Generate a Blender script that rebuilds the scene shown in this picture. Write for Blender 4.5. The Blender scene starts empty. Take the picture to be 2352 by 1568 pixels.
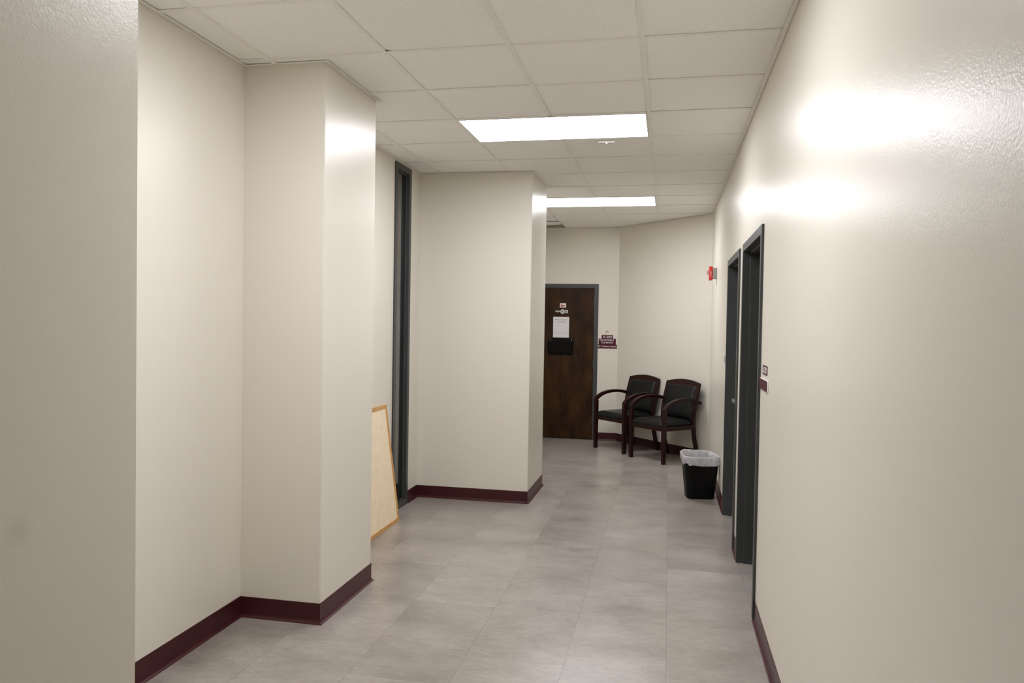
import bpy, bmesh, math, random
from mathutils import Vector, Matrix, noise
random.seed(7)
SC = bpy.context.scene
COL = SC.collection

# ------------------------------------------------------------------ materials
def new_mat(name):
    m = bpy.data.materials.new(name); m.use_nodes = True
    nt = m.node_tree
    return m, nt, nt.nodes['Principled BSDF']

def link(nt, a, ao, b, bi): nt.links.new(a.outputs[ao], b.inputs[bi])

def noise_node(nt, scale, detail=3, vec=None, rough=0.5):
    n = nt.nodes.new('ShaderNodeTexNoise'); n.inputs['Scale'].default_value = scale
    n.inputs['Detail'].default_value = detail; n.inputs['Roughness'].default_value = rough
    if vec is not None: nt.links.new(vec, n.inputs['Vector'])
    return n

def coords(nt, scale=None):
    tc = nt.nodes.new('ShaderNodeTexCoord')
    if scale is None: return tc.outputs['Object']
    mp = nt.nodes.new('ShaderNodeMapping'); mp.inputs['Scale'].default_value = scale
    nt.links.new(tc.outputs['Object'], mp.inputs['Vector']); return mp.outputs['Vector']

def ramp(nt, fac, stops):
    r = nt.nodes.new('ShaderNodeValToRGB'); nt.links.new(fac, r.inputs['Fac'])
    els = r.color_ramp.elements
    els[0].position, els[0].color = stops[0][0], (*stops[0][1], 1)
    els[1].position, els[1].color = stops[-1][0], (*stops[-1][1], 1)
    for p, c in stops[1:-1]:
        e = els.new(p); e.color = (*c, 1)
    return r.outputs['Color']

def bump(nt, bsdf, height, strength, dist):
    b = nt.nodes.new('ShaderNodeBump'); b.inputs['Strength'].default_value = strength
    b.inputs['Distance'].default_value = dist
    nt.links.new(height, b.inputs['Height']); nt.links.new(b.outputs['Normal'], bsdf.inputs['Normal'])

def simple(name, col, rough=0.5, metal=0.0, spec=0.5, var=0.06, nscale=25, bstr=0.0, bscale=200, bdist=0.001):
    """plain coloured surface with a slight procedural unevenness"""
    m, nt, b = new_mat(name)
    v = coords(nt)
    n = noise_node(nt, nscale, 4, v)
    lo = tuple(c * (1 - var) for c in col); hi = tuple(min(1, c * (1 + var)) for c in col)
    nt.links.new(ramp(nt, n.outputs['Fac'], [(0.3, lo), (0.7, hi)]), b.inputs['Base Color'])
    b.inputs['Roughness'].default_value = rough; b.inputs['Metallic'].default_value = metal
    b.inputs['Specular IOR Level'].default_value = spec
    if bstr: bump(nt, b, noise_node(nt, bscale, 2, v).outputs['Fac'], bstr, bdist)
    return m

def paint_mat():
    """beige paint with a satin film; the film carries the roller-applied orange peel"""
    m, nt, b = new_mat('wall_paint')
    N = nt.nodes; L = nt.links
    v = coords(nt)
    n = noise_node(nt, 1.3, 3, v)
    col = ramp(nt, n.outputs['Fac'], [(0.0, (0.697, 0.660, 0.574)), (1.0, (0.715, 0.678, 0.591))])
    # grubby hand smudge on the nearest pier
    ds = N.new('ShaderNodeVectorMath'); ds.operation = 'DISTANCE'; L.new(v, ds.inputs[0]); ds.inputs[1].default_value = (-1.155, 1.172, 1.150)
    mr = N.new('ShaderNodeMapRange'); mr.interpolation_type = 'SMOOTHSTEP'
    mr.inputs['From Min'].default_value = 0.0; mr.inputs['From Max'].default_value = 0.045
    mr.inputs['To Min'].default_value = 0.11; mr.inputs['To Max'].default_value = 0.0
    L.new(ds.outputs['Value'], mr.inputs['Value'])
    mx = N.new('ShaderNodeMix'); mx.data_type = 'RGBA'
    L.new(mr.outputs['Result'], mx.inputs[0]); L.new(col, mx.inputs[6]); mx.inputs[7].default_value = (0.10, 0.10, 0.085, 1)
    L.new(mx.outputs[2], b.inputs['Base Color'])
    b.inputs['Roughness'].default_value = 0.6; b.inputs['Specular IOR Level'].default_value = 0.0
    b.inputs['Coat Weight'].default_value = 0.74; b.inputs['Coat Roughness'].default_value = 0.28; b.inputs['Coat IOR'].default_value = 1.5
    o = noise_node(nt, 170, 2.5, v, 0.55); o2 = noise_node(nt, 7, 2, v)
    ad = N.new('ShaderNodeMath'); ad.operation = 'MULTIPLY_ADD'; ad.inputs[1].default_value = 1.2
    link(nt, o2, 'Fac', ad, 0); link(nt, o, 'Fac', ad, 2)
    bump(nt, b, ad.outputs[0], 0.07, 0.002)
    bc = N.new('ShaderNodeBump'); bc.inputs['Strength'].default_value = 0.32; bc.inputs['Distance'].default_value = 0.0022
    L.new(ad.outputs[0], bc.inputs['Height']); L.new(bc.outputs['Normal'], b.inputs['Coat Normal'])
    return m

def floor_mat():
    m, nt, b = new_mat('vinyl_tile')
    N = nt.nodes; L = nt.links
    tc = N.new('ShaderNodeTexCoord'); sp = N.new('ShaderNodeSeparateXYZ'); L.new(tc.outputs['Object'], sp.inputs[0])
    def M(op, a, bb=None, c=None):
        n = N.new('ShaderNodeMath'); n.operation = op
        for i, q in enumerate((a, bb, c)):
            if q is None: continue
            if isinstance(q, (int, float)): n.inputs[i].default_value = q
            else: L.new(q, n.inputs[i])
        return n.outputs[0]
    u = M('DIVIDE', M('SUBTRACT', sp.outputs['X'], 0.022), 0.4555)
    colid = M('FLOOR', u); fu = M('SUBTRACT', u, colid)
    wn = N.new('ShaderNodeTexWhiteNoise'); wn.noise_dimensions = '1D'; L.new(colid, wn.inputs['W'])
    vv = M('DIVIDE', M('ADD', M('ADD', sp.outputs['Y'], M('MULTIPLY', M('MODULO', M('ABSOLUTE', colid), 3.0), 0.305)), -4.0), 0.914)
    rowid = M('FLOOR', vv); fv = M('SUBTRACT', vv, rowid)
    # distance to the joints, metres
    du = M('MULTIPLY', M('MINIMUM', fu, M('SUBTRACT', 1.0, fu)), 0.4555)
    dv = M('MULTIPLY', M('MINIMUM', fv, M('SUBTRACT', 1.0, fv)), 0.914)
    jl = M('MULTIPLY', M('LESS_THAN', du, 0.0011), 0.55)
    jt = M('MULTIPLY', M('LESS_THAN', dv, 0.0008), 0.18)
    joint = M('MAXIMUM', jl, jt)
    cmb = N.new('ShaderNodeCombineXYZ'); L.new(colid, cmb.inputs[0]); L.new(rowid, cmb.inputs[1])
    w2 = N.new('ShaderNodeTexWhiteNoise'); w2.noise_dimensions = '2D'; L.new(cmb.outputs[0], w2.inputs['Vector'])
    # per-tile shifted cloudy concrete pattern, streaked across the corridor
    off = N.new('ShaderNodeVectorMath'); off.operation = 'SCALE'; L.new(w2.outputs['Color'], off.inputs[0]); off.inputs['Scale'].default_value = 17.0
    addv = N.new('ShaderNodeVectorMath'); L.new(tc.outputs['Object'], addv.inputs[0]); L.new(off.outputs[0], addv.inputs[1])
    mp = N.new('ShaderNodeMapping'); L.new(addv.outputs[0], mp.inputs['Vector']); mp.inputs['Scale'].default_value = (1.0, 1.6, 1.0)
    n1 = noise_node(nt, 2.4, 7, mp.outputs['Vector'], 0.66)
    mp2 = N.new('ShaderNodeMapping'); L.new(addv.outputs[0], mp2.inputs['Vector']); mp2.inputs['Scale'].default_value = (1.0, 2.6, 1.0)
    n2 = noise_node(nt, 22, 6, mp2.outputs['Vector'], 0.7)
    n3 = noise_node(nt, 95, 3, addv.outputs[0], 0.6)
    t = M('ADD', M('MULTIPLY', n1.outputs['Fac'], 0.62), M('MULTIPLY', n2.outputs['Fac'], 0.38))
    t = M('ADD', t, M('MULTIPLY', M('SUBTRACT', w2.outputs['Value'], 0.5), 0.11))
    c = ramp(nt, t, [(0.33, (0.187, 0.164, 0.140)), (0.46, (0.266, 0.237, 0.205)), (0.56, (0.313, 0.281, 0.247)), (0.70, (0.392, 0.358, 0.318))])
    # pale specks
    sp3 = ramp(nt, n3.outputs['Fac'], [(0.63, (0, 0, 0)), (0.70, (1, 1, 1))])
    mask = ramp(nt, n1.outputs['Fac'], [(0.52, (0, 0, 0)), (0.66, (1, 1, 1))])
    mx = N.new('ShaderNodeMix'); mx.data_type = 'RGBA'
    mm = M('MULTIPLY', M('MULTIPLY', sp3, mask), 0.8)
    L.new(mm, mx.inputs[0]); L.new(c, mx.inputs[6]); mx.inputs[7].default_value = (0.58, 0.56, 0.53, 1)
    mj = N.new('ShaderNodeMix'); mj.data_type = 'RGBA'
    L.new(joint, mj.inputs[0]); L.new(mx.outputs[2], mj.inputs[6]); mj.inputs[7].default_value = (0.05, 0.044, 0.04, 1)
    L.new(mj.outputs[2], b.inputs['Base Color'])
    b.inputs['Roughness'].default_value = 0.285
    b.inputs['Specular IOR Level'].default_value = 0.5
    bump(nt, b, n3.outputs['Fac'], 0.05, 0.0006)
    return m

def tile_mat():
    m, nt, b = new_mat('acoustic_tile')
    v = coords(nt)
    n = noise_node(nt, 160, 3, v, 0.7)
    nt.links.new(ramp(nt, n.outputs['Fac'], [(0.30, (0.64, 0.63, 0.60)), (0.42, (0.89, 0.88, 0.855)), (0.7, (0.905, 0.895, 0.87))]), b.inputs['Base Color'])
    b.inputs['Roughness'].default_value = 0.9; b.inputs['Specular IOR Level'].default_value = 0.2
    bump(nt, b, n.outputs['Fac'], 0.25, 0.0015)
    return m

def wood_mat(name, dark, mid, light, rough, scale=(9, 9, 0.7), nscale=3.0, spec=0.5):
    m, nt, b = new_mat(name)
    v = coords(nt, scale)
    n = noise_node(nt, nscale, 6, v, 0.6)
    n2 = noise_node(nt, nscale * 7, 3, v)
    ad = nt.nodes.new('ShaderNodeMath'); ad.operation = 'MULTIPLY_ADD'; ad.inputs[1].default_value = 0.25
    link(nt, n2, 'Fac', ad, 0); link(nt, n, 'Fac', ad, 2)
    nt.links.new(ramp(nt, ad.outputs[0], [(0.42, dark), (0.62, mid), (0.82, light)]), b.inputs['Base Color'])
    b.inputs['Roughness'].default_value = rough; b.inputs['Specular IOR Level'].default_value = spec
    bump(nt, b, n2.outputs['Fac'], 0.06, 0.001)
    return m

def emit_mat(name, col, s):
    m, nt, b = new_mat(name)
    b.inputs['Base Color'].default_value = (0.8, 0.8, 0.8, 1); b.inputs['Roughness'].default_value = 0.4
    b.inputs['Emission Color'].default_value = (*col, 1); b.inputs['Emission Strength'].default_value = s
    return m

PAINT = paint_mat(); FLOOR = floor_mat(); TILE = tile_mat()
GRID = simple('grid_metal', (0.84, 0.825, 0.785), 0.55, 0, 0.4, 0.03)
DECK = simple('plenum_dark', (0.06, 0.055, 0.05), 0.9)
BASE = simple('maroon_vinyl', (0.050, 0.0085, 0.0105), 0.36, 0, 0.36, 0.10, 6)
FRAME = simple('frame_grey', (0.050, 0.0535, 0.052), 0.40, 0, 0.4, 0.06, 8, 0.05, 60)
DARKLEAF = simple('leaf_dark', (0.035, 0.022, 0.015), 0.5, 0, 0.4, 0.2, 5)
DOORWOOD = wood_mat('door_walnut', (0.014, 0.0058, 0.0016), (0.030, 0.0124, 0.0032), (0.052, 0.0220, 0.0052), 0.45, (4, 4, 1.4), 2.0, 0.16)
MAHOG = wood_mat('mahogany', (0.005, 0.0008, 0.0007), (0.015, 0.0019, 0.0014), (0.030, 0.0042, 0.0028), 0.36, (12, 12, 2), 3.0, 0.28)
LEATHER = simple('black_vinyl', (0.0052, 0.0058, 0.0056), 0.38, 0, 0.30, 0.12, 30, 0.10, 300)
BINMAT = simple('black_plastic', (0.0030, 0.0030, 0.0030), 0.46, 0, 0.16, 0.1, 40, 0.05, 400)
OAK = wood_mat('oak_trim', (0.40, 0.205, 0.055), (0.56, 0.30, 0.085), (0.66, 0.38, 0.13), 0.42, (6, 6, 6), 4.0)
CORK = simple('board_tan', (0.88, 0.735, 0.52), 0.62, 0, 0.35, 0.05, 14, 0.05, 200)
CHROME = simple('chrome', (0.88, 0.88, 0.87), 0.32, 1.0, 0.5, 0.02)
MAROON = simple('sign_maroon', (0.066, 0.0065, 0.016), 0.36, 0, 0.2, 0.05)
CREAM = simple('sign_white', (0.80, 0.76, 0.74), 0.45, 0, 0.5, 0.02)
PAPER = simple('paper', (0.70, 0.70, 0.69), 0.6, 0, 0.3, 0.02)
INK = simple('ink', (0.03, 0.03, 0.03), 0.6)
GREYINK = simple('grey_ink', (0.16, 0.16, 0.16), 0.6)
REDPL = simple('red_plastic', (0.62, 0.022, 0.018), 0.30, 0, 0.5, 0.05)
ORANGEINK = simple('red_ink', (0.55, 0.075, 0.04), 0.5)
REDDARK = simple('dark_red_ink', (0.25, 0.02, 0.015), 0.5)
BOXGREY = simple('box_grey', (0.36, 0.37, 0.34), 0.5, 0, 0.5, 0.03)
STICK = simple('sticker_silver', (0.55, 0.54, 0.52), 0.5)
WHITEPL = simple('white_plastic', (0.78, 0.76, 0.72), 0.4)
LIGHTFR = simple('light_rim', (0.80, 0.79, 0.76), 0.4)
PANEL = emit_mat('light_diffuser', (0.94, 0.94, 1.0), 7.2)
LED = emit_mat('red_led', (1.0, 0.30, 0.36), 0.32)

def glass_mat():
    m, nt, b = new_mat('window_glass')
    b.inputs['Base Color'].default_value = (0.92, 0.95, 0.93, 1)
    b.inputs['Roughness'].default_value = 0.02; b.inputs['Transmission Weight'].default_value = 1.0
    b.inputs['IOR'].default_value = 1.5
    return m
GLASS = glass_mat()
def lens_mat():
    m, nt, b = new_mat('clear_lens')
    b.inputs['Base Color'].default_value = (0.95, 0.95, 0.95, 1)
    b.inputs['Roughness'].default_value = 0.08; b.inputs['Transmission Weight'].default_value = 0.85
    b.inputs['IOR'].default_value = 1.4
    return m
LENS = lens_mat()
def liner_mat():
    m, nt, b = new_mat('bin_liner_film')
    v = coords(nt)
    n = noise_node(nt, 30, 4, v)
    nt.links.new(ramp(nt, n.outputs['Fac'], [(0.3, (0.52, 0.52, 0.53)), (0.7, (0.74, 0.74, 0.76))]), b.inputs['Base Color'])
    b.inputs['Roughness'].default_value = 0.3; b.inputs['Alpha'].default_value = 0.66
    bump(nt, b, noise_node(nt, 60, 3, v).outputs['Fac'], 0.4, 0.004)
    return m
LINER = liner_mat()

# ------------------------------------------------------------------ mesh helpers
def box(bm, x0, x1, y0, y1, z0, z1):
    vs = [bm.verts.new((x, y, z)) for z in (z0, z1) for (x, y) in ((x0, y0), (x1, y0), (x1, y1), (x0, y1))]
    for f in ((3, 2, 1, 0), (4, 5, 6, 7), (0, 1, 5, 4), (1, 2, 6, 5), (2, 3, 7, 6), (3, 0, 4, 7)):
        bm.faces.new([vs[i] for i in f])
    return vs

def prism(bm, pts, ax, a0, a1):
    """polygon pts (u,v) extruded along axis ax ('x','y','z') from a0 to a1"""
    def P(u, v, a): return {'x': (a, u, v), 'y': (u, a, v), 'z': (u, v, a)}[ax]
    A = [bm.verts.new(P(u, v, a0)) for u, v in pts]; B = [bm.verts.new(P(u, v, a1)) for u, v in pts]
    bm.faces.new(A); bm.faces.new(list(reversed(B)))
    n = len(pts)
    for i in range(n): bm.faces.new([A[(i + 1) % n], A[i], B[i], B[(i + 1) % n]])

def loft(bm, rings, cap0=True, cap1=True, closed=True):
    R = [[bm.verts.new(p) for p in r] for r in rings]
    n = len(R[0])
    for a, b in zip(R, R[1:]):
        for i in range(n if closed else n - 1):
            j = (i + 1) % n
            bm.faces.new([a[i], a[j], b[j], b[i]])
    if cap0: bm.faces.new(list(reversed(R[0])))
    if cap1: bm.faces.new(R[-1])
    return R

def sweep(path, prof):
    """profile (d, z) carried along a plan path, d measured to the right of the path, mitred"""
    bm = bmesh.new()
    P = [Vector(p) for p in path]; n = len(P); rings = []
    for i in range(n):
        ds = []
        if i > 0: ds.append((P[i] - P[i - 1]).normalized())
        if i < n - 1: ds.append((P[i + 1] - P[i]).normalized())
        ns = [Vector((d.y, -d.x)) for d in ds]
        if len(ns) == 2:
            m = ns[0] + ns[1]; m = m / (1 + ns[0].dot(ns[1]))
        else: m = ns[0]
        rings.append([(P[i].x + m.x * d, P[i].y + m.y * d, z) for d, z in prof])
    loft(bm, rings)
    return bm

def obj(name, bm, mat, parent=None, smooth=False, bevel=0, seg=2, sub=0):
    bmesh.ops.recalc_face_normals(bm, faces=bm.faces)
    me = bpy.data.meshes.new(name); bm.to_mesh(me); bm.free()
    o = bpy.data.objects.new(name, me); COL.objects.link(o)
    if isinstance(mat, (list, tuple)):
        for q in mat: me.materials.append(q)
    else: me.materials.append(mat)
    if smooth:
        for p in me.polygons: p.use_smooth = True
    if bevel:
        b = o.modifiers.new('bevel', 'BEVEL'); b.width = bevel; b.segments = seg; b.limit_method = 'ANGLE'
    if sub:
        s = o.modifiers.new('sub', 'SUBSURF'); s.levels = sub; s.render_levels = sub
    if parent: o.parent = parent
    return o

def struct(name, bm, mat, parent=None, **k):
    o = obj(name, bm, mat, parent, **k)
    if parent is None: o['kind'] = 'structure'
    return o

def tag(o, label, cat, group=None):
    o['label'] = label; o['category'] = cat
    if group: o['group'] = group
    return o

def thing(name, label, cat, loc=(0, 0, 0), rz=0, group=None):
    o = bpy.data.objects.new(name, None); COL.objects.link(o)
    o.location = loc; o.rotation_euler = (0, 0, rz); o.empty_display_size = 0.1
    return tag(o, label, cat, group)

def text_mesh(body, size, depth, align='CENTER', spacing=1.0):
    c = bpy.data.curves.new('lettering', 'FONT'); c.body = body; c.size = size
    c.align_x = align; c.align_y = 'CENTER'; c.extrude = depth; c.space_line = 1.0; c.space_character = spacing
    c.resolution_u = 4
    t = bpy.data.objects.new('lettering', c); COL.objects.link(t)
    bpy.context.view_layer.update()
    me = bpy.data.meshes.new_from_object(t.evaluated_get(bpy.context.evaluated_depsgraph_get()))
    bpy.data.objects.remove(t); bpy.data.curves.remove(c)
    me.name = 'lettering'
    return me

FACE_SOUTH = Matrix(((1, 0, 0), (0, 0, -1), (0, 1, 0)))     # text plane x,y -> world x,z, facing -y
FACE_WEST = Matrix(((0, 0, -1), (-1, 0, 0), (0, 1, 0)))     # text x -> -y, y -> z, facing -x

def lettering(body, center, width, height, mat, parent, face, name='lettering', depth=0.0008):
    """text fitted into width x height, centred at the given parent-space point"""
    me = text_mesh(body, 0.1, 0.001)
    xs = [v.co.x for v in me.vertices]; ys = [v.co.y for v in me.vertices]
    cx, cy = (min(xs) + max(xs)) / 2, (min(ys) + max(ys)) / 2
    sx, sy = width / (max(xs) - min(xs)), height / (max(ys) - min(ys))
    for v in me.vertices:
        p = Vector(((v.co.x - cx) * sx, (v.co.y - cy) * sy, v.co.z / 0.001 * depth))
        v.co = face @ p + Vector(center)
    me.materials.clear(); me.materials.append(mat)
    o = bpy.data.objects.new(name, me); COL.objects.link(o); o.parent = parent
    return o

# ------------------------------------------------------------------ dimensions
CZ = 1.545; ZC = 2.835; ZT = 3.20
XL, XR = -2.15, 0.478
YF, YB = 10.18, -3.5                 # far wall, wall behind the camera
XK, YK = -0.655, 10.18               # far wall meets the angled wall
YR = 9.02                            # angled wall meets the right wall
P0 = (-1.155, 0.72, 1.49); P1 = (-1.705, 3.565, 4.238); P2 = (-1.155, 6.39, 7.16)
WY0, WY1, WZ1 = 5.75, 6.125, 2.815   # tall window
D1 = (4.155, 5.205); D2 = (5.455, 6.49); DZ = 2.083
DF = (-1.935, -0.92)                 # far door, outer frame edges
T = 0.14

# ------------------------------------------------------------------ floor
bm = bmesh.new(); box(bm, -4.3, 2.2, YB - 0.2, 11.2, -0.1, 0.0)
struct('floor', bm, FLOOR)

# ------------------------------------------------------------------ walls
def wall_boxes(name, boxes, bevel=0):
    bm = bmesh.new()
    for b in boxes: box(bm, *b)
    return struct(name, bm, PAINT, bevel=bevel)
def wall_left_mesh():
    return [(XL - T, XL, YB, WY0 + .03, 0, ZT), (XL - T, XL, WY1 - .03, YF, 0, ZT), (XL - T, XL, WY0 + .03, WY1 - .03, WZ1 - .03, ZT)]
wall_boxes('wall_left', wall_left_mesh())
for p in (P0, P1, P2):
    bm = bmesh.new(); box(bm, XL - 0.02, p[0], p[1], p[2], 0, ZT)
    es = [e for e in bm.edges if abs(e.verts[0].co.z - e.verts[1].co.z) > 1 and e.verts[0].co.x > XL]
    bmesh.ops.bevel(bm, geom=es, offset=0.004, segments=3, affect='EDGES')
    struct('wall_left_pier', bm, PAINT)
i = .03
wall_boxes('wall_right', [(XR, XR + T, YB, D1[0] + i, 0, ZT), (XR, XR + T, D1[1] - i, D2[0] + i, 0, ZT), (XR, XR + T, D2[1] - i, YR + .1, 0, ZT),
                          (XR, XR + T, D1[0] + i, D1[1] - i, DZ - i, ZT), (XR, XR + T, D2[0] + i, D2[1] - i, DZ - i, ZT)])
wall_boxes('wall_far', [(XL, DF[0] + i, YF, YF + T, 0, ZT), (DF[1] - i, XK + .1, YF, YF + T, 0, ZT), (DF[0] + i, DF[1] - i, YF, YF + T, DZ - i, ZT)])
bm = bmesh.new()
dd = Vector((XR - XK, YR - YK)).normalized(); nn = Vector((-dd.y, dd.x))
a = Vector((XK, YK)); b_ = Vector((XR, YR)) + dd * 0.12
prism(bm, [tuple(a), tuple(b_), tuple(b_ + nn * T), tuple(a + nn * T)], 'z', 0, ZT)
struct('wall_corner', bm, PAINT)
wall_boxes('wall_rear', [(XL - T, XR + T, YB - T, YB, 0, ZT)])
# dark unlit rooms behind the window and the far doors
bm = bmesh.new()
box(bm, -4.2, -4.1, 4.6, 7.6, 0, ZT); box(bm, -4.1, XL - T, 4.6, 4.7, 0, ZT); box(bm, -4.1, XL - T, 7.5, 7.6, 0, ZT)
struct('wall_side_room', bm, PAINT)

# ------------------------------------------------------------------ baseboards (vinyl cove base)
COVE = [(0.0, 0.104), (0.0025, 0.104), (0.0035, 0.101), (0.0035, 0.024), (0.0048, 0.015), (0.0082, 0.008), (0.0135, 0.0035), (0.0175, 0.0018), (0.0175, 0.0), (0.0, 0.0)]
def baseboard(name, runs):
    bm = None
    for r in runs:
        s = sweep(r, COVE)
        if bm is None: bm = s
        else:
            me = bpy.data.meshes.new('t'); s.to_mesh(me); s.free(); bm.from_mesh(me); bpy.data.meshes.remove(me)
    return struct(name, bm, BASE)
baseboard('baseboard_left', [
    [(XL, YB), (XL, P0[1]), (P0[0], P0[1]), (P0[0], P0[2]), (XL, P0[2]), (XL, P1[1]), (P1[0], P1[1]), (P1[0], P1[2]), (XL, P1[2]), (XL, WY0 - .002)],
    [(XL, WY1 + .002), (XL, P2[1]), (P2[0], P2[1]), (P2[0], P2[2]), (XL, P2[2]), (XL, YF), (DF[0], YF)]])
baseboard('baseboard_far', [[(DF[1] + .002, YF), (XK, YK), (XR, YR), (XR, D2[1] + .002)]])
baseboard('baseboard_right', [[(XR, D2[0] - .002), (XR, D1[1] + .002)], [(XR, D1[0] - .002), (XR, YB)]])

# ------------------------------------------------------------------ suspended ceiling
X0, Y0, TP = -0.143, 3.488, 0.61
LIGHT_ROWS = {-2, 2, 7}           # a 2 x 4 ft panel fills columns -2 and -1 of these rows
def clip_poly(poly, axis, val, keep_less):
    out = []
    for k in range(len(poly)):
        p, q = poly[k], poly[(k + 1) % len(poly)]
        ip = (p[axis] <= val) == keep_less; iq = (q[axis] <= val) == keep_less
        if ip: out.append(p)
        if ip != iq:
            t = (val - p[axis]) / (q[axis] - p[axis]); out.append((p[0] + (q[0] - p[0]) * t, p[1] + (q[1] - p[1]) * t))
    return out
bm = bmesh.new()
jmin, jmax = -12, 11
for j in range(jmin, jmax):
    for k in range(-4, 1):
        if j in LIGHT_ROWS and k in (-2, -1): continue
        x0, x1 = X0 + k * TP + .003, X0 + (k + 1) * TP - .003
        y0, y1 = Y0 + j * TP + .003, Y0 + (j + 1) * TP - .003
        x0 = max(x0, XL - .01); x1 = min(x1, XR - .002); y1 = min(y1, YF - .002); y0 = max(y0, YB)
        if x1 - x0 < .02 or y1 - y0 < .02: continue
        pts = [(x0, y0), (x1, y0), (x1, y1), (x0, y1)]
        if k == -3 and j == 9: pts = [(x0, y0 + .02), (x1 - .02, y0 + .02), (x1 - .02, y1 - .085), (x0, y1 - .060)]   # slipped tile
        if k == -3 and j == 10: pts = [(x0, y0), (x1 - .025, y0), (x1 - .025, 9.86), (x0, 9.98)]                      # cut short of the wall
        if k == -2 and j == -1: pts = [(x0, y0), (x1, y0), (x1, y1), (x0 + .044, y1), (x0, y1 - .034)]                # broken corner
        dz = random.uniform(0, .0015)
        prism(bm, pts, 'z', ZC + .001 + dz, ZC + .017)
struct('ceiling', bm, TILE, bevel=.0012, seg=1)
bm = bmesh.new(); box(bm, -4.4, 2.3, YB - .2, 11.2, ZT, ZT + .1)
struct('ceiling_deck', bm, DECK)
# tee grid
bm = bmesh.new()
w = .012; z0, z1 = ZC - .0035, ZC + .001
for k in range(-3, 1):
    x = X0 + k * TP
    y = YB
    segs = [(YB, YF - .002)]
    if k == -1:
        segs = []; y = YB
        for j in sorted(LIGHT_ROWS):
            segs.append((y, Y0 + j * TP - w)); y = Y0 + (j + 1) * TP + w
        segs.append((y, YF - .002))
    for s in segs: box(bm, x - w, x + w, s[0], s[1], z0, z1)
for j in range(-11, 11):
    y = Y0 + j * TP
    for k in range(-4, 1):
        xa, xb = X0 + k * TP + w, X0 + (k + 1) * TP - w
        xa = max(xa, XL); xb = min(xb, XR - .002)
        if y > YR and k == 0: continue
        box(bm, xa, xb, y - w, y + w, z0 + .0006, z1)
struct('trim_1', bm, GRID)
ANGLE = [(0.0015, ZC - .003), (0.022, ZC - .003), (0.022, ZC - .0012), (0.0015, ZC - .0012)]
room = [(XL, YB), (XL, P0[1]), (P0[0], P0[1]), (P0[0], P0[2]), (XL, P0[2]), (XL, P1[1]), (P1[0], P1[1]), (P1[0], P1[2]), (XL, P1[2]),
        (XL, P2[1]), (P2[0], P2[1]), (P2[0], P2[2]), (XL, P2[2]), (XL, YF - .004), (XK, YK - .004), (XR, YR), (XR, YB)]
bm = sweep(room, [(d, z - .0015) for d, z in ANGLE])
# free end of the angle past the first pier
box(bm, P1[0] - .02, P1[0] + .035, P1[2] + .020, P1[2] + .024, ZC - .0045, ZC - .003)
struct('trim_2', bm, GRID)

# panel lights
def panel_light(j, label):
    cx, cy = X0 - TP, Y0 + (j + .5) * TP
    t = thing('ceiling_light', label, 'ceiling light', (cx, cy, ZC), 0, 'flat panel lights in the ceiling grid')
    hx, hy = TP - w - .001, TP / 2 - w - .001
    bm = bmesh.new(); r = .010
    for b in ((-hx, hx, -hy, -hy + r), (-hx, hx, hy - r, hy), (-hx, -hx + r, -hy + r, hy - r), (hx - r, hx, -hy + r, hy - r)):
        box(bm, *b, -.0045, .03)
    box(bm, -hx, hx, -hy, hy, .03, .034)
    obj('frame', bm, LIGHTFR, t)
    bm = bmesh.new(); box(bm, -hx + r, hx - r, -hy + r, hy - r, -.002, .004)
    obj('diffuser', bm, PANEL, t)
    return t
panel_light(2, 'larger lit white panel light in the ceiling, with a small red indicator beside it')
panel_light(7, 'smaller lit white panel light farther down the ceiling, before the wooden door')
panel_light(-2, 'lit white panel light in the ceiling just above the camera, out of frame')

# emergency indicator on the tile beside the first panel
t = thing('emergency_indicator', 'small white ceiling indicator plate with a glowing red light, beside the larger panel light', 'indicator', (-0.453, 5.405, ZC))
bm = bmesh.new(); box(bm, -.056, .056, -.022, .024, -.016, .001); obj('plate', bm, WHITEPL, t, bevel=.003)
bm = bmesh.new(); bmesh.ops.create_uvsphere(bm, u_segments=12, v_segments=8, radius=.0065, matrix=Matrix.Translation((.000, -.012, -.017))); obj('indicator_lamp', bm, LED, t, smooth=True)
bm = bmesh.new(); 
for q in range(3): box(bm, -.046 + q * .013, -.037 + q * .013, -.017, -.007, -.0166, -.0158)
obj('test_marking', bm, GREYINK, t)

# ------------------------------------------------------------------ tall window in the left wall
def window():
    fw, pr = .05, .012
    bm = bmesh.new()
    xf, xb = XL + pr, XL - T - .01
    box(bm, xb, xf, WY0, WY0 + fw, 0, WZ1); box(bm, xb, xf, WY1 - fw, WY1, 0, WZ1)
    box(bm, xb, xf, WY0 + fw, WY1 - fw, WZ1 - fw, WZ1); box(bm, xb, xf, WY0 + fw, WY1 - fw, 0, fw)
    # glazing stops
    xs0, xs1 = XL - .023, XL - .012
    a, b = WY0 + fw, WY1 - fw
    box(bm, xs0, xs1, a, a + .010, fw, WZ1 - fw); box(bm, xs0, xs1, b - .010, b, fw, WZ1 - fw)
    box(bm, xs0, xs1, a, b, WZ1 - fw - .012, WZ1 - fw); box(bm, xs0, xs1, a, b, fw, fw + .012)
    o = struct('window_1', bm, FRAME, bevel=.0015)
    bm = bmesh.new(); box(bm, XL - .031, XL - .023, a - .002, b + .002, fw - .002, WZ1 - fw + .002)
    obj('glass_pane', bm, GLASS, o)
window()

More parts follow.
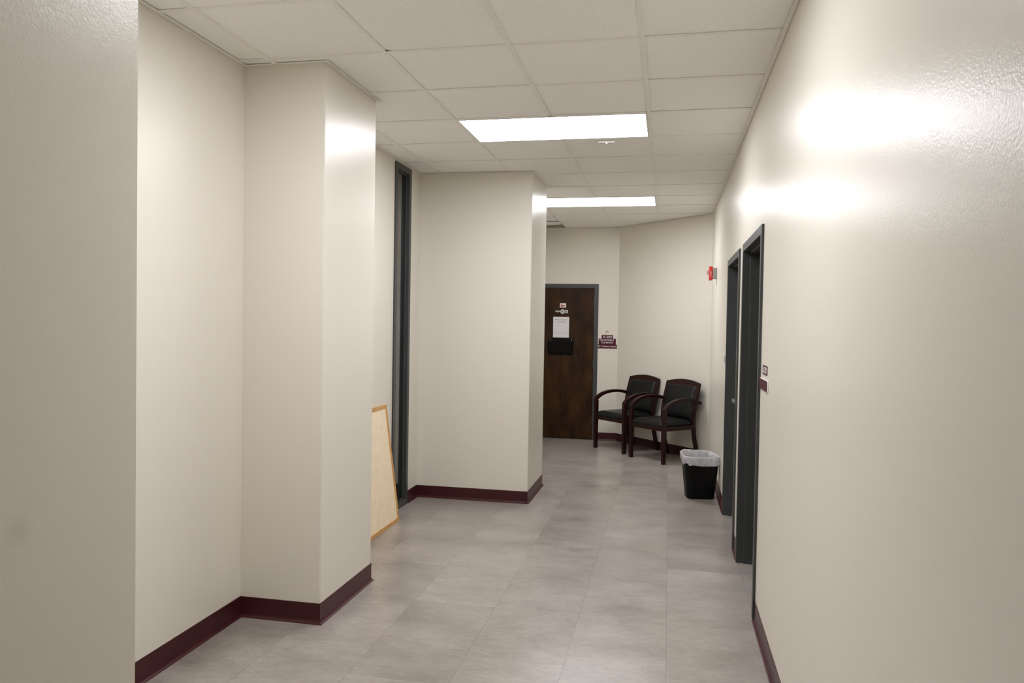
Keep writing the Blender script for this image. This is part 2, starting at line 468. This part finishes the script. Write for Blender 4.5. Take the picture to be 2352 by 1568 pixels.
# ------------------------------------------------------------------ doors of the right wall
def side_door(name, d, lever):
    y0, y1 = d; fw, pr = .05, .013
    xf, xb = XR - pr, XR + T + pr
    bm = bmesh.new()
    box(bm, xf, xb, y0, y0 + fw, 0, DZ); box(bm, xf, xb, y1 - fw, y1, 0, DZ); box(bm, xf, xb, y0 + fw, y1 - fw, DZ - fw, DZ)
    xs0, xs1 = XR + .034, XR + .094; s = .016
    box(bm, xs0, xs1, y0 + fw, y0 + fw + s, 0, DZ - fw); box(bm, xs0, xs1, y1 - fw - s, y1 - fw, 0, DZ - fw)
    box(bm, xs0, xs1, y0 + fw + s, y1 - fw - s, DZ - fw - s, DZ - fw)
    leaf = bmesh.new(); box(leaf, XR + .0945, XR + .139, y0 + fw + .003, y1 - fw - .003, .008, DZ - fw - .003)
    o = struct(name, leaf, DARKLEAF)
    obj('door_frame', bm, FRAME, o, bevel=.0012)
    # lever set
    yl = y1 - fw - .075 if lever == 'far' else y0 + fw + .075
    sg = -1 if lever == 'far' else 1
    bm = bmesh.new()
    def cyl(x0, x1, y, z, r, n=20):
        loft(bm, [[(x, y + r * math.cos(2 * math.pi * k / n), z + r * math.sin(2 * math.pi * k / n)) for k in range(n)] for x in (x0, x1)])
    x = XR + .0945
    cyl(x - .010, x, yl, .955, .033); cyl(x - .050, x - .010, yl, .955, .011)
    loft(bm, [[(x - .060 + bx, yl + yy * sg, .955 + dz + bz) for bx, bz in ((0, -.012), (.018, -.012), (.018, .012), (0, .012))] for yy, dz in ((-.012, 0), (.03, 0), (.09, -.003), (.12, -.004))])
    obj('door_handle', bm, CHROME, o, bevel=.002)
side_door('door_1', D1, 'near'); side_door('door_2', D2, 'far')

# ------------------------------------------------------------------ far wooden door
def far_door():
    x0, x1 = DF; fw, pr = .055, .013
    yf, yb = YF - pr, YF + T + pr
    bm = bmesh.new()
    box(bm, x0, x0 + fw, yf, yb, 0, DZ); box(bm, x1 - fw, x1, yf, yb, 0, DZ); box(bm, x0 + fw, x1 - fw, yf, yb, DZ - fw, DZ)
    ys0, ys1, s = YF + .046, YF + .10, .016
    box(bm, x0 + fw, x0 + fw + s, ys0, ys1, 0, DZ - fw); box(bm, x1 - fw - s, x1 - fw, ys0, ys1, 0, DZ - fw); box(bm, x0 + fw + s, x1 - fw - s, ys0, ys1, DZ - fw - s, DZ - fw)
    leaf = bmesh.new(); box(leaf, x0 + fw + .003, x1 - fw - .003, YF + .001, YF + .0455, .010, DZ - fw - .004)
    o = struct('door_3', leaf, DOORWOOD, bevel=.001)
    obj('door_frame', bm, FRAME, o, bevel=.0012)
    bm = bmesh.new()
    loft(bm, [[(x0 + .13 + .032 * math.cos(t * math.pi / 10), y, .96 + .032 * math.sin(t * math.pi / 10)) for t in range(20)] for y in (YF - .009, YF + .001)])
    box(bm, x0 + .12, x0 + .24, YF - .055, YF - .04, .95, .97); box(bm, x0 + .122, x0 + .138, YF - .045, YF - .009, .952, .968)
    obj('door_handle', bm, CHROME, o, bevel=.002)
    bm = bmesh.new()
    for z in (.25, 1.02, 1.82): box(bm, x1 - fw - .006, x1 - fw + .004, YF - .012, YF + .001, z - .055, z + .055)
    obj('hinge', bm, FRAME, o)
far_door()
YD = YF + .001     # face of the leaf

# ---- things on the far door
t = thing('paper_notice', 'white letter-size notice with black printing, taped to the wooden door', 'notice', (-1.417, YD, 1.50))
bm = bmesh.new(); box(bm, -.108, .108, -.0012, -.0002, -.139, .139); obj('sheet', bm, PAPER, t)
lettering('Want to learn more', (0, -.0014, .101), .166, .0165, INK, t, FACE_SOUTH, 'heading', .0002)
lettering('about ASCE?', (0, -.0014, .071), .116, .0155, INK, t, FACE_SOUTH, 'heading', .0002)
bm = bmesh.new(); x = -.088
for ww in (.030, .010, .018, .009, .034, .026, .020): box(bm, x, x + ww, -.0015, -.0012, -.082, -.077); x += ww + .005
obj('small_print', bm, GREYINK, t)

t = thing('file_pocket', 'black plastic file pocket mounted on the wooden door, below the white notice', 'file holder', (-1.417, YD, 1.247))
bm = bmesh.new()
rings = []
for (z, hw, yo) in ((-.108, .158, -.030), (-.095, .166, -.042), (.0, .170, -.055), (.060, .171, -.062)):
    rings.append([(-hw, -.001, z), (-hw, yo + .012, z), (-hw + .014, yo, z), (hw - .014, yo, z), (hw, yo + .012, z), (hw, -.001, z)])
loft(bm, rings, True, True)
obj('pocket', bm, BINMAT, t)
bm = bmesh.new(); prism(bm, [(-.170, -.05), (.170, -.05), (.170, .098), (.160, .108), (-.160, .108), (-.170, .098)], 'y', -.005, -.001)
obj('back_plate', bm, BINMAT, t)
for sx in (-.145, .145):
    bm = bmesh.new(); bmesh.ops.create_uvsphere(bm, u_segments=10, v_segments=6, radius=.006, matrix=Matrix.Translation((sx, -.006, .088))); obj('screw', bm, CHROME, t, smooth=True)

t = thing('door_sticker', 'small white sticker with red printing, highest on the wooden door', 'sticker', (-1.397, YD, 1.793))
bm = bmesh.new(); box(bm, -.041, .041, -.0010, -.0002, -.028, .028); obj('backing', bm, CREAM, t)
bm = bmesh.new(); prism(bm, [(-.029, -.018), (-.002, -.018), (.014, -.012), (.012, .004), (-.008, .010), (-.020, .004)], 'y', -.0016, -.0010); obj('red_print', bm, ORANGEINK, t)
bm = bmesh.new(); box(bm, -.029, -.017, -.0016, -.0010, .008, .020); prism(bm, [(-.029, -.018), (-.008, -.018), (-.020, -.002), (-.029, .003)], 'y', -.0019, -.0016); obj('dark_print', bm, REDDARK, t)
bm = bmesh.new(); box(bm, .014, .026, -.0016, -.0010, -.018, .006); obj('grey_print', bm, GREYINK, t)
def disc(bm, r, y0, y1, sx=1, sz=1, n=28):
    loft(bm, [[(sx * r * math.cos(2 * math.pi * k / n), y, sz * r * math.sin(2 * math.pi * k / n)) for k in range(n)] for y in (y0, y1)])
t = thing('wing_sticker', 'silver sticker shaped like a flat wing, left of the round seal on the wooden door', 'sticker', (-1.466, YD, 1.7145))
bm = bmesh.new(); prism(bm, [(-.033, .008), (-.032, -.004), (-.018, -.009), (-.010, -.013), (.010, -.013), (.018, -.009), (.031, -.004), (.033, .008)], 'y', -.001, -.0002); obj('backing', bm, STICK, t)
bm = bmesh.new(); box(bm, -.018, .018, -.0015, -.001, -.005, -.001); obj('printing', bm, GREYINK, t)
t = thing('seal_sticker', 'round silver seal sticker on the wooden door', 'sticker', (-1.400, YD, 1.711))
bm = bmesh.new(); disc(bm, .0315, -.001, -.0002); obj('backing', bm, STICK, t)
bm = bmesh.new()
for s in (-1, 1): box(bm, s * .017 - .003, s * .017 + .003, -.0015, -.001, -.012, .012)
box(bm, -.010, .010, -.0015, -.001, .014, .018); box(bm, -.004, .004, -.0015, -.001, -.010, .008)
obj('printing', bm, GREYINK, t)
t = thing('badge_sticker', 'small rounded silver sticker with dark centre, right of the round seal on the wooden door', 'sticker', (-1.346, YD, 1.712))
bm = bmesh.new(); loft(bm, [[(math.copysign(abs(math.cos(a)) ** .55, math.cos(a)) * .019, y, math.copysign(abs(math.sin(a)) ** .55, math.sin(a)) * .0225) for a in [2 * math.pi * k / 28 for k in range(28)]] for y in (-.001, -.0002)]); obj('backing', bm, STICK, t)
bm = bmesh.new(); disc(bm, .008, -.0015, -.001, .8, 1.2); obj('printing', bm, GREYINK, t)

# ---- sign on the far wall
t = thing('room_sign', 'maroon stepped door sign reading A-200 Department Chairman, on the wall by the wooden door', 'sign', (-.7935, YF, 1.317))
def plate(name, x0, x1, z0, z1, d):
    bm = bmesh.new(); box(bm, x0, x1, -d, -.0005, z0, z1); return obj(name, bm, MAROON, t, bevel=.001)
pl = plate('number_plate', -.075, .074, .0425, .089, .005)
lettering('A-200', (0, -.0056, .064), .118, .031, CREAM, pl, FACE_SOUTH)
pl = plate('title_plate', -.114, .114, -.037, .0425, .006)
lettering('DEPARTMENT', (-.003, -.0066, .021), .188, .023, CREAM, pl, FACE_SOUTH)
lettering('CHAIRMAN', (-.003, -.0066, -.0105), .158, .023, CREAM, pl, FACE_SOUTH)
pl = plate('name_plate', -.1245, .129, -.088, -.037, .0075)
lettering('Dr. Wubishet Tadesse', (.002, -.0081, -.060), .240, .022, CREAM, pl, FACE_SOUTH)
t = thing('wall_decal', 'tiny black winged decal on the wall above the maroon A-200 sign', 'decal', (-.799, YF, 1.4475))
bm = bmesh.new()
prism(bm, [(-.024, -.006), (-.016, .006), (-.008, .012), (-.002, .004), (-.004, -.002), (-.012, -.001)], 'y', -.001, -.0002)
prism(bm, [(.004, -.003), (.010, .010), (.018, .002), (.024, -.010), (.014, -.003)], 'y', -.001, -.0002)
prism(bm, [(-.009, -.016), (-.006, -.010), (.000, -.012), (.003, -.017), (-.002, -.020)], 'y', -.001, -.0002)
prism(bm, [(-.002, .016), (.004, .014), (.008, .017), (.003, .020)], 'y', -.001, -.0002)
obj('mark', bm, INK, t)

# ------------------------------------------------------------------ signs by the near door of the right wall
t = thing('room_number_sign', 'small maroon sign with pale room number A-201, above the blank maroon plate by the door', 'sign', (XR, 3.975, 1.331))
bm = bmesh.new(); box(bm, -.003, -.0005, -.088, .086, -.0235, .0235); obj('plate', bm, MAROON, t, bevel=.0008)
lettering('A-201', (-.0034, 0, 0), .148, .032, CREAM, t, FACE_WEST)
t = thing('name_sign', 'blank maroon plate in a pale-edged holder, below the A-201 sign by the door', 'sign', (XR, 3.995, 1.257))
bm = bmesh.new(); box(bm, -.0055, -.0005, -.158, .155, -.027, .027); obj('holder', bm, CREAM, t, bevel=.0008)
bm = bmesh.new(); box(bm, -.0085, -.0055, -.146, .156, -.0255, .0255); obj('insert', bm, MAROON, t, bevel=.0008)
# plate past the second door
t = thing('wall_plate', 'slim grey plate on the wall just past the door with the lever handle', 'wall plate', (XR, 6.63, 1.268))
bm = bmesh.new(); box(bm, -.010, -.0005, -.06, .06, -.027, .027); obj('plate', bm, BOXGREY, t, bevel=.002)

# ------------------------------------------------------------------ fire alarm strobe
t = thing('fire_alarm', 'red fire alarm strobe on a grey box, high on the wall past the doors', 'fire alarm', (XR, 8.16, 2.093))
bm = bmesh.new(); box(bm, -.043, -.0005, -.055, .055, -.055, .055); obj('back_box', bm, BOXGREY, t, bevel=.003)
bm = bmesh.new(); box(bm, -.079, -.043, -.060, .060, -.072, .072); obj('body', bm, REDPL, t, bevel=.010, seg=3)
body = [c for c in t.children if c.name.startswith('body')][0]
for q, ch in enumerate('FIRE'):
    lettering(ch, (-.0605, -.0604, .018 - q * .017), .010, .0125, CREAM, body, FACE_SOUTH, 'letter', .0005)
bm = bmesh.new(); loft(bm, [[(xx, yy * s, zz * s + .008) for yy, zz in ((-.032, -.024), (.032, -.024), (.032, .024), (-.032, .024))] for xx, s in ((-.079, 1), (-.092, .9), (-.102, .6))]); obj('strobe_lens', bm, LENS, t, bevel=.003)

# ------------------------------------------------------------------ framed board leaning on the left wall
H, W_ = .905, 1.20
ang = math.atan2(.120, .90)
t = thing('framed_board', 'tan framed board with oak edging leaning against the wall beside the tall window', 'board', (-2.012, 5.585, .0))
t.rotation_euler = (0, -ang, 0)
th, fr = .020, .028
bm = bmesh.new(); box(bm, -th + .004, -.004, -W_ + fr, -fr, fr, H - fr); obj('panel', bm, CORK, t)
bm = bmesh.new()
for b in ((-W_, 0, 0, fr), (-W_, 0, H - fr, H), (-W_, -W_ + fr, fr, H - fr), (-fr, 0, fr, H - fr)): box(bm, -th, 0, *b)
obj('frame', bm, OAK, t, bevel=.0015)

# ------------------------------------------------------------------ guest chairs
def strip(bm, pts, w2, th, x):
    """bar following (y,z) pts, rectangular section: 2*w2 wide in x, th across the path"""
    rings = []
    n = len(pts)
    for k in range(n):
        a = Vector(pts[max(k - 1, 0)]); b = Vector(pts[min(k + 1, n - 1)])
        d = (b - a).normalized(); nn = Vector((-d.y, d.x)); p = Vector(pts[k])
        h = th[k] / 2 if isinstance(th, (list, tuple)) else th / 2
        rings.append([(x - w2, *(p - nn * h)), (x + w2, *(p - nn * h)), (x + w2, *(p + nn * h)), (x - w2, *(p + nn * h))])
    loft(bm, rings)

def smooth_pts(pts, n=6):
    out = []
    P = [Vector(p) for p in pts]; P = [2 * P[0] - P[1]] + P + [2 * P[-1] - P[-2]]
    for k in range(1, len(P) - 2):
        for s in range(n):
            t = s / n; p0, p1, p2, p3 = P[k - 1:k + 3]
            out.append(tuple(0.5 * ((2 * p1) + (p2 - p0) * t + (2 * p0 - 5 * p1 + 4 * p2 - p3) * t * t + (3 * p1 - p0 - 3 * p2 + p3) * t ** 3)))
    out.append(tuple(P[-2])); return out

def back_y(z):      # line of the rear posts
    pts = [(0, .300), (.12, .262), (.26, .226), (.42, .205), (.55, .210), (.70, .240), (.885, .292), (.95, .312)]
    for (za, ya), (zb, yb) in zip(pts, pts[1:]):
        if za <= z <= zb: return ya + (yb - ya) * (z - za) / (zb - za)
    return pts[-1][1]

def rounded(bm, x0, x1, y0, y1, z0, z1, puff):
    """cushion: rounded box, crowned top"""
    nx, ny = 20, 20; top, bot = [], []
    def prof(u): return 1 - abs(2 * u - 1) ** 10
    for j in range(ny + 1):
        rt, rb = [], []
        for k in range(nx + 1):
            u, v = k / nx, j / ny
            m = max(0, prof(u)) ** .4 * max(0, prof(v)) ** .4
            c = (1 - (2 * u - 1) ** 2) * (1 - (2 * v - 1) ** 2)
            x, y = x0 + (x1 - x0) * u, y0 + (y1 - y0) * v
            zm = z0 + (z1 - z0) * .45
            rt.append((x, y, zm + (z1 - zm) * m + puff * c)); rb.append((x, y, zm - (zm - z0) * min(1, m * 1.6)))
        top.append(rt); bot.append(rb)
    vt = [[bm.verts.new(p) for p in r] for r in top]; vb = [[bm.verts.new(p) for p in r] for r in bot]
    for j in range(ny):
        for k in range(nx):
            bm.faces.new([vt[j][k], vt[j][k + 1], vt[j + 1][k + 1], vt[j + 1][k]])
            bm.faces.new([vb[j][k], vb[j + 1][k], vb[j + 1][k + 1], vb[j][k + 1]])
    bmesh.ops.remove_doubles(bm, verts=bm.verts, dist=.0005)

def make_chair(label):
    t = thing('guest_chair', label, 'chair', (0, 0, 0), 0, 'guest chairs along the angled wall')
    for s in (-1, 1):
        x = s * .2675
        bm = bmesh.new()
        loft(bm, [[(x - a, -.27 - b0, z), (x + a, -.27 - b0, z), (x + a, -.27 + b1, z), (x - a, -.27 + b1, z)] for z, a, b0, b1 in ((0, .019, .019, .019), (.36, .0225, .0225, .0225), (.60, .0225, .0225, .0225))])
        # mitred head where the arm starts
        bm2 = bm
        obj('front_leg', bm2, MAHOG, t, bevel=.002)
        bm = bmesh.new()
        zs = [0, .06, .12, .19, .26, .34, .42, .49, .55, .62, .70, .78, .84, .886]
        strip(bm, [(back_y(z), z) for z in zs], .0165, [.034] + [.042] * 5 + [.044] * 5 + [.040, .036, .034], s * .2475)
        obj('rear_post', bm, MAHOG, t, bevel=.002)
        bm = bmesh.new()
        ap = smooth_pts([(-.284, .594), (-.262, .622), (-.215, .655), (-.14, .686), (-.05, .703), (.05, .706), (.15, .697), (.24, .676), (.292, .660)], 5)
        n = len(ap)
        strip(bm, ap, .0245, [.036 for k in range(n)], x + s * .004)
        obj('armrest', bm, MAHOG, t, bevel=.003)
    bm = bmesh.new()
    box(bm, -.2445, .2445, -.285, -.258, .364, .408)
    box(bm, -.2445, .2445, .195, .215, .37, .408)
    box(bm, -.279, -.238, -.246, .195, .366, .412); box(bm, .238, .279, -.246, .195, .366, .412)
    obj('seat_rail', bm, MAHOG, t, bevel=.002)
    bm = bmesh.new(); rounded(bm, -.256, .256, -.296, .198, .390, .474, .012)
    obj('seat', bm, LEATHER, t, smooth=True, sub=1)
    # upholstered back panel: follows the rake of the posts
    bm = bmesh.new(); rounded(bm, -.240, .240, 0, 1, 0, .048, .012)
    for v in bm.verts:
        z = .462 + v.co.y * (.864 - .462); d = v.co.z
        v.co = Vector((v.co.x, back_y(z) + .010 - d, z))
    obj('back_cushion', bm, LEATHER, t, smooth=True, sub=1)
    # arched top rail
    bm = bmesh.new(); n = 16; rings = []
    for k in range(n + 1):
        u = -1 + 2 * k / n; x = u * .2645
        zt = .884 + .036 * (1 - abs(u) ** 2.0); zb = .852
        yb, yt = back_y(zb), back_y(zt)
        rings.append([(x, yb - .021, zb), (x, yb + .014, zb), (x, yt + .012, zt), (x, yt - .014, zt)])
    loft(bm, rings); obj('top_rail', bm, MAHOG, t, bevel=.002)
    bm = bmesh.new(); box(bm, -.231, .231, back_y(.46) - .012, back_y(.46) + .012, .435, .475); obj('lower_rail', bm, MAHOG, t, bevel=.002)
    return t

def copy_tree(o, parent=None):
    c = o.copy(); COL.objects.link(c); c.parent = parent
    for ch in o.children: copy_tree(ch, c)
    return c

RZ = -math.radians(45.6)
def place(ch, fx, fy, rz):
    ch.rotation_euler = (0, 0, rz)
    bx, by = -math.sin(rz), math.cos(rz)
    ch.location = (fx + .27 * bx, fy + .27 * by, 0)
c1 = make_chair('dark wood armchair with black padded seat, the one closest to the wooden door')
c2 = copy_tree(c1)
c2['label'] = 'dark wood armchair with black padded seat, the one closest to the black wastebasket'
place(c1, -.680, 9.357, RZ); place(c2, -.212, 8.796, RZ)

# ------------------------------------------------------------------ wastebasket and liner
def rr(hx, hy, r, z, n=6):
    pts = []
    for cx, cy, a0 in ((hx - r, hy - r, 0), (-hx + r, hy - r, 90), (-hx + r, -hy + r, 180), (hx - r, -hy + r, 270)):
        for k in range(n + 1):
            a = math.radians(a0 + 90 * k / n); pts.append((cx + r * math.cos(a), cy + r * math.sin(a), z))
    return pts
BX, BY, BR = .305, 7.055, math.radians(9)
t = thing('wastebasket', 'black plastic wastebasket lined with a pale bag, on the floor by the wall', 'wastebasket', (BX, BY, 0), BR)
bm = bmesh.new()
rings = [rr(.116, .088, .05, .0), rr(.122, .092, .05, .006), rr(.141, .102, .05, .20), rr(.155, .110, .05, .355), rr(.160, .114, .05, .358), rr(.160, .114, .05, .368), rr(.153, .108, .048, .368), rr(.138, .099, .048, .20), rr(.118, .088, .047, .012)]
loft(bm, rings); obj('basket', bm, BINMAT, t, smooth=False, bevel=.001, seg=1)
t2 = thing('bin_liner', 'crumpled whitish plastic bag folded over the rim of the black wastebasket', 'bin bag', (BX, BY, 0), BR)
bm = bmesh.new(); N = 72
def ringpt(a, hx, hy):
    c, s = math.cos(a), math.sin(a); e = .45
    return hx * math.copysign(abs(c) ** e, c), hy * math.copysign(abs(s) ** e, s)
prof = [(1.03, .330, 1.0, .020), (1.05, .343, .9, .014), (1.055, .353, .7, .008), (1.05, .362, .5, .008), (1.045, .372, .3, .005), (1.02, .382, 0, .006), (.975, .386, 0, .008), (.93, .374, 0, .020), (.87, .342, 0, .045), (.78, .29, 0, .07), (.66, .22, 0, .08), (.5, .15, 0, .06)]
rings = []
for q, (s, z, skirt, amp) in enumerate(prof):
    r = []
    for k in range(N):
        a = 2 * math.pi * k / N
        x, y = ringpt(a, .163, .117)
        ridge = max(0, 1 - abs(noise.noise((math.cos(a) * 2.6 + 8, math.sin(a) * 2.6, .3))) * 6) ** 2 + .6 * max(0, 1 - abs(noise.noise((math.cos(a) * 5 + 3, math.sin(a) * 5, 1.3))) * 6) ** 2
        nz = noise.noise((math.cos(a) * 3.1, math.sin(a) * 3.1, q * .22)); n2 = noise.noise((math.cos(a) * 9, math.sin(a) * 9, q * .35 + 5))
        f = s + (nz * .6 + n2 * 1.0) * amp * 1.5 - (ridge * .16 * min(1, (q - 6) / 2) if q > 6 else 0)
        lift = .030 * max(0, math.cos(a - math.radians(115))) if .33 < z else 0     # rim stands up at the back
        drop = skirt * (.030 * math.cos(a - math.radians(-70)) * -1 + .018 * nz + .012 * n2)
        if math.cos(a - math.radians(195)) > .97 and skirt > .8: drop -= .022            # loose corner
        r.append((x * f, y * f, z + lift + drop + (n2 * .006 if 5 <= q <= 8 else 0)))
    rings.append(r)
loft(bm, rings, False, True)
obj('bag_film', bm, LINER, t2, smooth=True, sub=1)

# ------------------------------------------------------------------ world, camera, colour management
wd = bpy.data.worlds.new('world'); SC.world = wd; wd.use_nodes = True
wd.node_tree.nodes['Background'].inputs[0].default_value = (0.0, 0.0, 0.0, 1); wd.node_tree.nodes['Background'].inputs[1].default_value = 0.0

F_PX, YAW, PITCH, ROLL = 1748.61183, 0.202316178, -0.0242318614, 0.0167740982
cy_, sy_, cp_, sp_ = math.cos(YAW), math.sin(YAW), math.cos(PITCH), math.sin(PITCH)
Fv = Vector((-sy_ * cp_, cy_ * cp_, sp_)); Rv = Vector((cy_, sy_, 0)); Uv = Rv.cross(Fv)
cr, sr = math.cos(ROLL), math.sin(ROLL)
R2 = cr * Rv + sr * Uv; U2 = -sr * Rv + cr * Uv
cam = bpy.data.cameras.new('camera'); co = bpy.data.objects.new('camera', cam); COL.objects.link(co)
cam.sensor_width = 36.0; cam.sensor_fit = 'HORIZONTAL'; cam.lens = F_PX / 2352 * 36.0
cam.clip_start = .05; cam.clip_end = 100
m = Matrix.Identity(4)
for k in range(3): m[k][0], m[k][1], m[k][2] = R2[k], U2[k], -Fv[k]
m[0][3], m[1][3], m[2][3] = 0, 0, CZ
co.matrix_world = m
SC.camera = co
vs = SC.view_settings
vs.view_transform = 'Standard'; vs.look = 'None'; vs.gamma = 1.0; vs.use_curve_mapping = False
vs.exposure = 1.58
SC.cycles.max_bounces = 12; SC.cycles.diffuse_bounces = 8; SC.cycles.glossy_bounces = 4; SC.cycles.sample_clamp_indirect = 6.0
